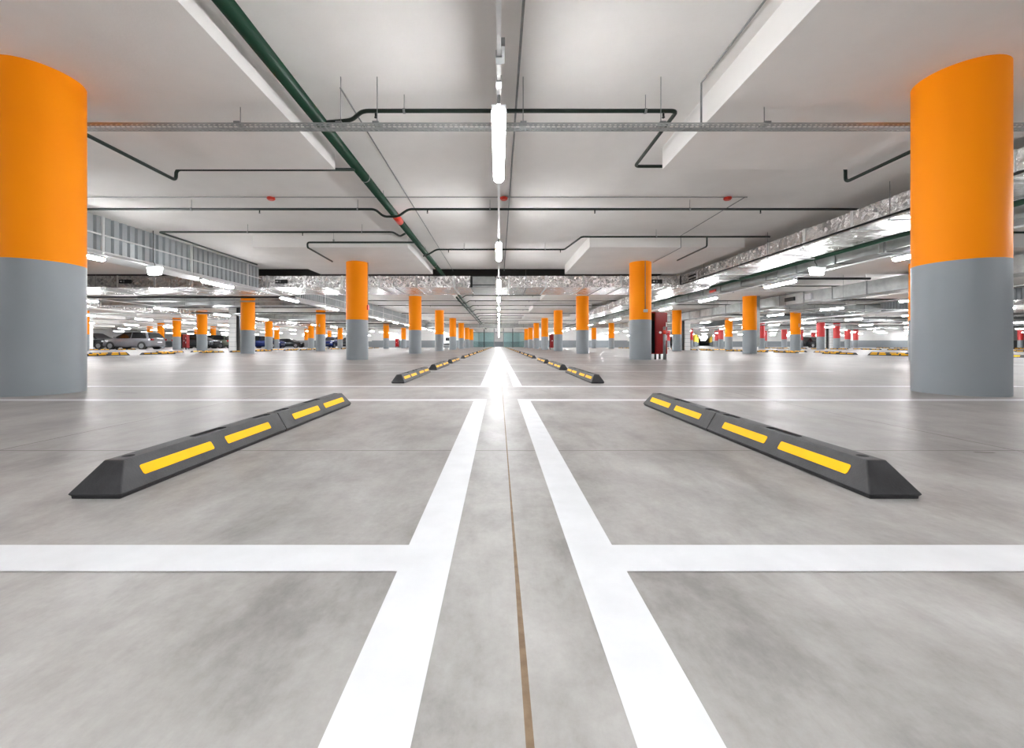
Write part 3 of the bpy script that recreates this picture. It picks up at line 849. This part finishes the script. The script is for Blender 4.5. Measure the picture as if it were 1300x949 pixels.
# ------------------------------------------------------------------ cars
def car(x, y, rz, paint, lab, L=4.55, H=1.62, Wd=.91, style='suv'):
    r = empty('car', (x, y, 0), lab, 'car', 'cars parked in the distance', rz)
    k = L/4.6; h = H/1.6
    m = MB(); st = [(-2.3, .60, .40, .66), (-2.24, .74, .28, .80), (-2.1, .84, .22, .90), (-1.6, .90, .20, .99), (-1.1, .92, .20, 1.03), (0, .92, .20, 1.05), (1.2, .92, .20, 1.06),
                   (1.9, .91, .21, 1.06), (2.16, .86, .26, 1.03), (2.27, .76, .30, .95), (2.3, .62, .42, .80)]
    if style == 'saloon': st = [(a, b, c, d*(.96 if a < 1.2 else .97)) for a, b, c, d in st]
    rings = []
    for a, w, lo, hi in st:
        w *= Wd/.92; lo *= h; hi *= h
        half = [(w*.80, lo), (w*.97, lo+.07), (w, lo+.25*(hi-lo)), (w, lo+.6*(hi-lo)), (w*.96, lo+.85*(hi-lo)), (w*.86, hi-.01), (w*.5, hi+.02)]
        rings.append([(a*k, yy_, zz) for yy_, zz in half]+[(a*k, -yy_, zz) for yy_, zz in half[::-1]])
    m.ring_loft(rings, 0, True)
    m.build('body', paint, r)
    if style == 'suv': pr = [(-1.25, 1.00), (-.45, 1.50), (.1, 1.57), (1.35, 1.56), (1.75, 1.50), (2.15, 1.02)]
    else: pr = [(-1.15, .98), (-.35, 1.42), (.1, 1.47), (.8, 1.45), (1.15, 1.38), (1.85, 1.02)]
    def hw(z): return Wd*(.90-.30*max(0, z-1.0)/.57*.8)
    t = MB(); n = len(pr)
    vs = [(a*k, hw(z), z*h) for a, z in pr]+[(a*k, -hw(z), z*h) for a, z in pr]
    t.add(vs, [tuple(range(n))[::-1], tuple(range(n, 2*n))]+[(q, (q+1) % n, n+(q+1) % n, n+q) for q in range(n)])
    t.build('cabin_glass', M_darkglass, r)
    t = MB(); top = pr[1:-1]; n = len(top)
    lo = [(a*k, (hw(z)+.008)*s, z*h-.02) for s in (1, -1) for a, z in (top if s == 1 else top[::-1])]
    hi = [(a*k, (hw(z)-.05)*s, z*h+.022) for s in (1, -1) for a, z in (top if s == 1 else top[::-1])]
    t.ring_loft([lo, hi], 0, False); t.build('roof', paint, r)
    for (a0, z0, a1, z1, ww) in ((pr[0][0]+.05, 1.0, pr[1][0]+.05, pr[1][1], .035), (.35, 1.0, .35, 1.54 if style == 'suv' else 1.45, .04), (pr[-1][0]-.25, 1.0, pr[-2][0]-.12, pr[-2][1], .11)):
        for s in (1, -1):
            p = MB(); y0_ = (hw(z0)+.006)*s; y1_ = (hw(z1)+.006)*s
            p.ring_loft([[((a0-ww)*k, y0_, z0*h), ((a0+ww)*k, y0_, z0*h), ((a0+ww)*k, y0_-.03*s, z0*h), ((a0-ww)*k, y0_-.03*s, z0*h)],
                         [((a1-ww)*k, y1_, z1*h), ((a1+ww)*k, y1_, z1*h), ((a1+ww)*k, y1_-.03*s, z1*h), ((a1-ww)*k, y1_-.03*s, z1*h)]], 0, False)
            p.build('pillar', paint, r)
    for ax in (-1.42, 1.40):
        for s in (1, -1):
            w = MB(); w.cyl((ax*k, s*(Wd-.21), .33), (0, s, 0), .335, .225, 28); wo = w.build('wheel', M_tyre, r)
            a = MB(); a.cyl((ax*k, s*(Wd+.017), .33), (0, s, 0), .22, .006, 24)
            wo2 = a.build('rim', M_rim, wo)
            a = MB(); a.cyl((ax*k, s*(Wd-.25), .345), (0, s, 0), .385, .258, 28); a.build('wheel_arch', M_blackp, r)
    for s in (1, -1):
        b = MB(); b.box(-2.27*k, -2.12*k, s*.74-.12, s*.74+.12, .68*h, .80*h); o = b.build('headlight', M_head, r); bevelled(o, .02)
        b = MB(); b.box(2.14*k, 2.29*k, s*.74-.11, s*.74+.11, .82*h, .98*h); o = b.build('tail_light', M_tail, r); bevelled(o, .02)
        b = MB(); b.box(-.98*k, -.86*k, s*(Wd+.08)-.09, s*(Wd+.08)+.09, 1.0*h, 1.13*h); o = b.build('side_mirror', paint, r); bevelled(o, .02)
    b = MB(); b.box(-2.33*k, -2.25*k, -.5, .5, .42*h, .60*h); b.build('front_grille', M_blackp, r)
    b = MB(); b.box(2.28*k, 2.325*k, -.26, .26, .60*h, .71*h); b.build('number_plate', M_white, r)
    return r
def paint(n, r, g, b, metal=.5): return mottled(n, srgb(r, g, b), srgb(min(255, r+8), min(255, g+8), min(255, b+8)), 3, .25, metal)
P_grey = paint('grey car paint', 128, 128, 134); P_dark = paint('dark car paint', 44, 46, 50)
P_blue = paint('blue car paint', 24, 40, 96); P_red = paint('red car paint', 140, 24, 40); P_white = paint('white car paint', 220, 222, 224, 0.1)
P_green = paint('olive car paint', 84, 88, 78)
car(-34.2, 38.4, 0, P_grey, 'grey estate car side on, nose left, beyond the near left column', 4.7, 1.62)
car(-40.3, 40.6, PI, P_dark, 'dark car nose right, partly hidden by the near left column', 4.6, 1.62)
car(-34.6, 46.9, PI, P_dark, 'dark car behind the red cabinet, between two orange columns', 4.6, 1.66)
car(-35.2, 50.6, 0, P_green, 'olive grey car with its tail right, left of the white pier', 4.5, 1.62)
car(-35.5, 53.8, 0, P_red, 'dark red car just left of the white pier', 4.4, 1.5)
car(-30.2, 53.0, PI, P_blue, 'blue car right of the third column of the left hall', 4.4, 1.55)
car(-31.0, 60.5, PI, P_dark, 'dark saloon side on by the far left wall', 4.5, 1.42, style='saloon')
car(-24.7, 60.5, PI/2, P_blue, 'small blue car end on between far orange columns', 4.2, 1.6)
car(-22.3, 61.0, PI/2, P_dark, 'small dark car end on beside the blue one', 4.2, 1.55)
car(-7.6, 61.0, PI/2, P_white, 'white car end on between the third and fourth left central columns', 4.3, 1.6)
car(46.0, 60.0, PI/2, P_dark, 'dark car end on between the orange and red columns at right', 4.4, 1.6)

# ------------------------------------------------------------------ world, camera, view
w = bpy.data.worlds.new('World'); S.world = w; w.use_nodes = True
w.node_tree.nodes['Background'].inputs['Color'].default_value = (.8, .82, .85, 1)
w.node_tree.nodes['Background'].inputs['Strength'].default_value = .3
cam = bpy.data.cameras.new('camera'); co = bpy.data.objects.new('camera', cam); COL.objects.link(co)
co.location = (0, 0, CAM_H); co.rotation_euler = (PI/2, 0, 0)
cam.sensor_fit = 'HORIZONTAL'; cam.sensor_width = 36; cam.lens = F/1300*36
cam.shift_x = (650-633.2)/1300; cam.shift_y = (437.5-474.5)/1300
cam.clip_start = .05; cam.clip_end = 600
S.camera = co
S.view_settings.view_transform = 'Standard'; S.view_settings.look = 'None'
S.view_settings.gamma = 1; S.view_settings.use_curve_mapping = False
S.view_settings.exposure = 0.75
S.cycles.max_bounces = 10; S.cycles.diffuse_bounces = 7; S.cycles.glossy_bounces = 4
S.cycles.use_denoising = True
S.cycles.sample_clamp_indirect = 10
print('stops', nstop, 'lamps', nl, 'columns', len(columns))
